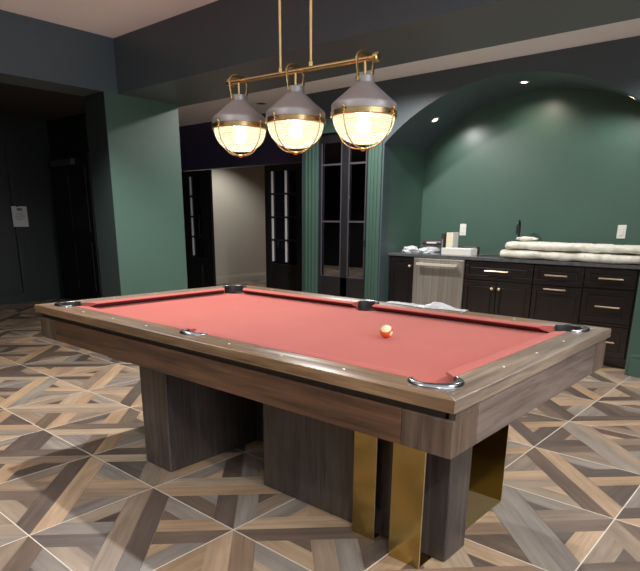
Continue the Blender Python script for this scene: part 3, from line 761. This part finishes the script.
# padded bundles
def bundle(x0, x1, y0, y1, z0, h, seed, label):
    bm = bmesh.new(); n, m = 90, 28; rings = []; hy = (y1-y0)/2; yc = (y0+y1)/2; hz = h/2
    for i in range(n+1):
        u = i/n; x = x0+(x1-x0)*u
        e = min(1, math.sqrt(max(0, 1-((abs(u-.5)*2-.94)/.06)**2))) if abs(u-.5)*2 > .94 else 1
        e = max(e, .05); ring = []
        for k in range(m):
            t = 2*PI*k/m; c, s = math.cos(t), math.sin(t)
            py = math.copysign(abs(c)**.45, c)*hy*e; pz = math.copysign(abs(s)**.7, s)*hz*(.4+.6*e)*.96
            w = noise.noise(Vector((x*7, py*9+seed, pz*12)))*.016+noise.noise(Vector((x*24, py*26+seed, 2)))*.007
            ring.append(bm.verts.new((x+noise.noise(Vector((pz*30, py*10, seed)))*.01, yc+py+w*c, min(z0+h, max(z0+.0005, z0+hz+pz+w*s*.8)))))
        rings.append(ring)
    for a, b_ in zip(rings, rings[1:]):
        for k in range(m): bm.faces.new([a[k], a[(k+1) % m], b_[(k+1) % m], b_[k]])
    bm.faces.new(rings[0]); bm.faces.new(list(reversed(rings[-1])))
    o = mesh('padded_bundle', bm, 'quilt', None, True, 180); tag(o, label, 'padding', 'white padded bundles on the worktop'); return o
bundle(-.50, .792, 3.372, 3.72, .908, .080, 1, 'lower of two long white padded bundles, lying directly on the worktop')
bundle(-.465, .79, 3.40, 3.73, .992, .072, 5, 'upper of two long white padded bundles, stacked on the other')
bm = bmesh.new(); sphere(bm, (0, 0, 0), 1, 28, 18)
for v in bm.verts:
    p = v.co.copy(); k = 1+.35*noise.noise(p*2.3); v.co = Vector((p.x*.10*k, p.y*.06*k, p.z*.020*k))
o = mesh('crumpled_cloth', bm, 'quilt', None, True, 180); o.location = (-.34, 3.66, 1.088); tag(o, 'small crumpled white cloth lying on top of the padded bundles near the faucet', 'cloth')

# counter clutter
def crumple(name, loc, sc, m, label, cat, seed=0, amp=.45):
    bm = bmesh.new(); bmesh.ops.create_icosphere(bm, subdivisions=5, radius=1)
    for v in bm.verts:
        p = v.co.copy(); k = 1+amp*noise.noise(p*2+Vector((seed, 0, 0)))+amp*.6*abs(noise.noise(p*5+Vector((0, seed, 0))))
        q = Vector((p.x*sc[0]*k, p.y*sc[1]*k, p.z*sc[2]*k)); q.z = max(q.z, -sc[2]*.55); v.co = q
    o = mesh(name, bm, m, None, True, 40); o.location = (loc[0], loc[1], loc[2]+sc[2]*.55+.0006); tag(o, label, cat); return o
w1 = crumple('plastic_wrap', (-1.63, 3.60, .906), (.085, .08, .040), 'film', 'crumpled clear plastic wrap at the recess wall end of the worktop', 'plastic wrap', 3)
w2 = crumple('plastic_wrap', (-1.41, 3.56, .906), (.075, .06, .035), 'film', 'crumpled plastic wrap on the worktop against the black box', 'plastic wrap', 9)
w3 = crumple('plastic_wrap', (-1.50, 3.86, .906), (.10, .06, .048), 'film', 'flattened plastic wrap beneath the maroon pouch on the worktop', 'plastic wrap', 5, .15)
zt = w3.location.z+max(v.co.z for v in w3.data.vertices)
bm = bmesh.new(); box(bm, -.12, .12, -.06, .06, -.024, .024, bev=.018, seg=3)
o = mesh('tool_pouch', bm, 'maroon', None, True); o.location = (-1.48, 3.85, zt+.025); o.rotation_euler = (0, 0, .1); tag(o, 'dark maroon pouch lying across the plastic wrap on the worktop', 'pouch')
bm = bmesh.new(); box(bm, -.06, .06, -.003, .003, -.008, .008, bev=.002); s_ = mesh('label_strip', bm, 'paper', o); s_.location = (0, -.062, .002)
o = mesh('black_box', B(-.018, .018, -.07, .07, 0, .215, bev=.002), 'tex_black'); o.location = (-1.27, 3.74, .9065); tag(o, 'slim black box standing upright beside the cream carton', 'box')
bm = bmesh.new(); box(bm, -.006, .006, -.0712, -.0695, .05, .15); p_ = mesh('spine_label', bm, 'ink', o)
o = empty('cream_carton', (-1.19, 3.74, .9065)); tag(o, 'tall cream carton standing upright on the worktop below the switch plate', 'carton')
mesh('carton_body', B(-.040, .032, -.06, .06, 0, .222, bev=.002), 'carton', o); mesh('carton_flap', B(.0325, .040, -.062, .06, 0, .226, bev=.001), 'whitebox', o)
o = empty('white_carton', (-1.015, 3.58, .9065)); tag(o, 'low flat white carton lying in front of the tall cream carton', 'carton')
mesh('carton_body', B(-.17, .17, -.07, .07, 0, .062, bev=.002), 'whitebox', o); mesh('carton_lid', B(-.171, .171, -.071, .071, .050, .068, bev=.002), 'paper', o)
o = mesh('red_box', B(-.12, .12, -.04, .04, 0, .075, bev=.006), 'maroon'); o.location = (-1.06, 3.87, .9065); tag(o, 'low dark red box lying behind the flat white carton', 'box')

# ------------------------------------------------------------------ small fixtures
# spots in the arch soffit
for k, (x, en) in enumerate(((-1.426, 19), (-.50, 17), (.455, 19))):
    nx, nz = x-ACX, math.sqrt(AR*AR-(x-ACX)**2); n = Vector((nx, 0, nz)).normalized()
    c = Vector((ACX, 3.63, ACZ))+n*(AR-.001)
    e = empty('spotlight', c); e.rotation_euler = Vector((-n.x, 0, -n.z)).to_track_quat('Z', 'Y').to_euler()
    tag(e, ['recessed spotlight low in the arch soffit by the french door side', 'recessed spotlight at the crown of the arch soffit', 'recessed spotlight low in the arch soffit by the drawer cabinet end'][k], 'spotlight', 'spotlights in the arch soffit')
    bm = bmesh.new(); lathe(bm, [(.026, -.002), (.044, -.002), (.046, .003), (.028, .005), (.026, .002)], (0, 0, 0), 28); mesh('trim_ring', bm, 'whitetrim', e, True)
    bm = bmesh.new(); lathe(bm, [(0, .004), (.012, .0045), (.026, .002)], (0, 0, 0), 24); mesh('lens', bm, 'spotlens', e, True) if 'spotlens' in M else mesh('lens', bm, emis('spot_lens', (1, .9, .68, 1), 26), e, True)
    L = bpy.data.lights.new('arch_spot', 'SPOT'); L.energy = en; L.color = (1, .90, .70) if k == 1 else (.95, .97, .92); L.spot_size = math.radians(125); L.spot_blend = .8; L.shadow_soft_size = .03
    lo = bpy.data.objects.new('arch_spot', L); COL.objects.link(lo); lo.location = c-n*.03; dirv = (-n*.8+Vector((0, .35, -.15))); lo.rotation_euler = dirv.to_track_quat('-Z', 'Y').to_euler()
# unlit ceiling discs in the passage ceiling
for x, y, lb in ((-3.69, 3.30, 'round recessed ceiling fitting over the passage close to the far wall'), (-3.05, 2.75, 'round recessed ceiling fitting over the passage close to the column')):
    e = empty('ceiling_downlight', (x, y, ZC)); tag(e, lb, 'downlight', 'unlit recessed fittings over the passage')
    bm = bmesh.new(); lathe(bm, [(.055, -.001), (.075, -.002), (.078, 0)], (0, 0, -.001), 28); mesh('trim_ring', bm, 'whitetrim', e, True)
    bm = bmesh.new(); lathe(bm, [(0, -.001), (.055, -.001)], (0, 0, 0), 28); mesh('lens', bm, 'gunrim', e, True)

# ------------------------------------------------------------------ lights
def down(name, x, y, z, en, size=150, col=(1, .97, .93), r=.05, aim=(0, 0, -1), blend=.6):
    L = bpy.data.lights.new(name, 'SPOT'); L.energy = en; L.color = col; L.spot_size = math.radians(size); L.spot_blend = blend; L.shadow_soft_size = r
    o = bpy.data.objects.new(name, L); COL.objects.link(o); o.location = (x, y, z); o.rotation_euler = Vector(aim).to_track_quat('-Z', 'Y').to_euler(); return o
down('downlight_a', -1.72, .02, 2.6, 230, 112, r=.03)
down('downlight_b', -.2, -2.0, 2.6, 60, r=.04)
down('downlight_c', -1.7, 2.33, 2.6, 215, 165)
down('downlight_d', .8, 2.33, 2.6, 90)
down('side_fill_e', 2.6, .3, 2.6, 170)  # unseen lamp added to brighten the table end and brass foot
down('side_fill_f', 2.9, -2.3, 2.6, 130)  # unseen lamp added to strengthen light from the right
down('beige_room_fill', -6.3, 5.2, 2.5, 44, 140)  # unseen lamp added to brighten the beige wall
down('rear_room_fill', -7.0, 9.0, 2.5, 150, 120)  # unseen lamp added to light the floor behind the glass door
W = bpy.data.worlds.new('world'); SC.world = W; W.use_nodes = True
bg = W.node_tree.nodes['Background']; bg.inputs[0].default_value = (.9, .95, 1, 1); bg.inputs[1].default_value = .05
# ceiling-bounce fill, a large soft source under the main ceiling
L = bpy.data.lights.new('room_fill', 'AREA'); L.shape = 'RECTANGLE'; L.size = 5; L.size_y = 3.5; L.energy = 40; L.color = (.95, .97, 1)
o = bpy.data.objects.new('room_fill', L); COL.objects.link(o); o.location = (1.2, -2.2, 2.55)

# added cool fill just inside the side wall; no window there
L = bpy.data.lights.new('cool_side_fill', 'AREA'); L.shape = 'RECTANGLE'; L.size = 3.2; L.size_y = 1.7; L.energy = 75; L.color = (.74, .87, 1)
o = bpy.data.objects.new('cool_side_fill', L); COL.objects.link(o); o.location = (4.45, -1.2, 1.5); o.rotation_euler = Vector((-1, 0, 0)).to_track_quat('-Z', 'Y').to_euler()
o.rotation_euler = (math.radians(90), 0, math.radians(90))

# ------------------------------------------------------------------ camera
cam = bpy.data.cameras.new('camera'); co = bpy.data.objects.new('camera', cam); COL.objects.link(co)
r = Vector((.75398343, .65684082, .00831385)); u = Vector((-.1846514, .19978022, .96228464)); f = Vector((-.63040688, .72708184, -.27191756))
m = Matrix(((r.x, u.x, -f.x, 1.94435), (r.y, u.y, -f.y, -2.0497), (r.z, u.z, -f.z, 1.26105), (0, 0, 0, 1)))
co.matrix_world = m
cam.sensor_fit = 'HORIZONTAL'; cam.sensor_width = 36; cam.lens = 574.345/640*36; cam.shift_y = (380.98-285.5)/640
cam.clip_start = .05; cam.clip_end = 60
SC.camera = co
SC.view_settings.view_transform = 'Standard'; SC.view_settings.look = 'None'; SC.view_settings.exposure = 0.1; SC.view_settings.gamma = 1.2
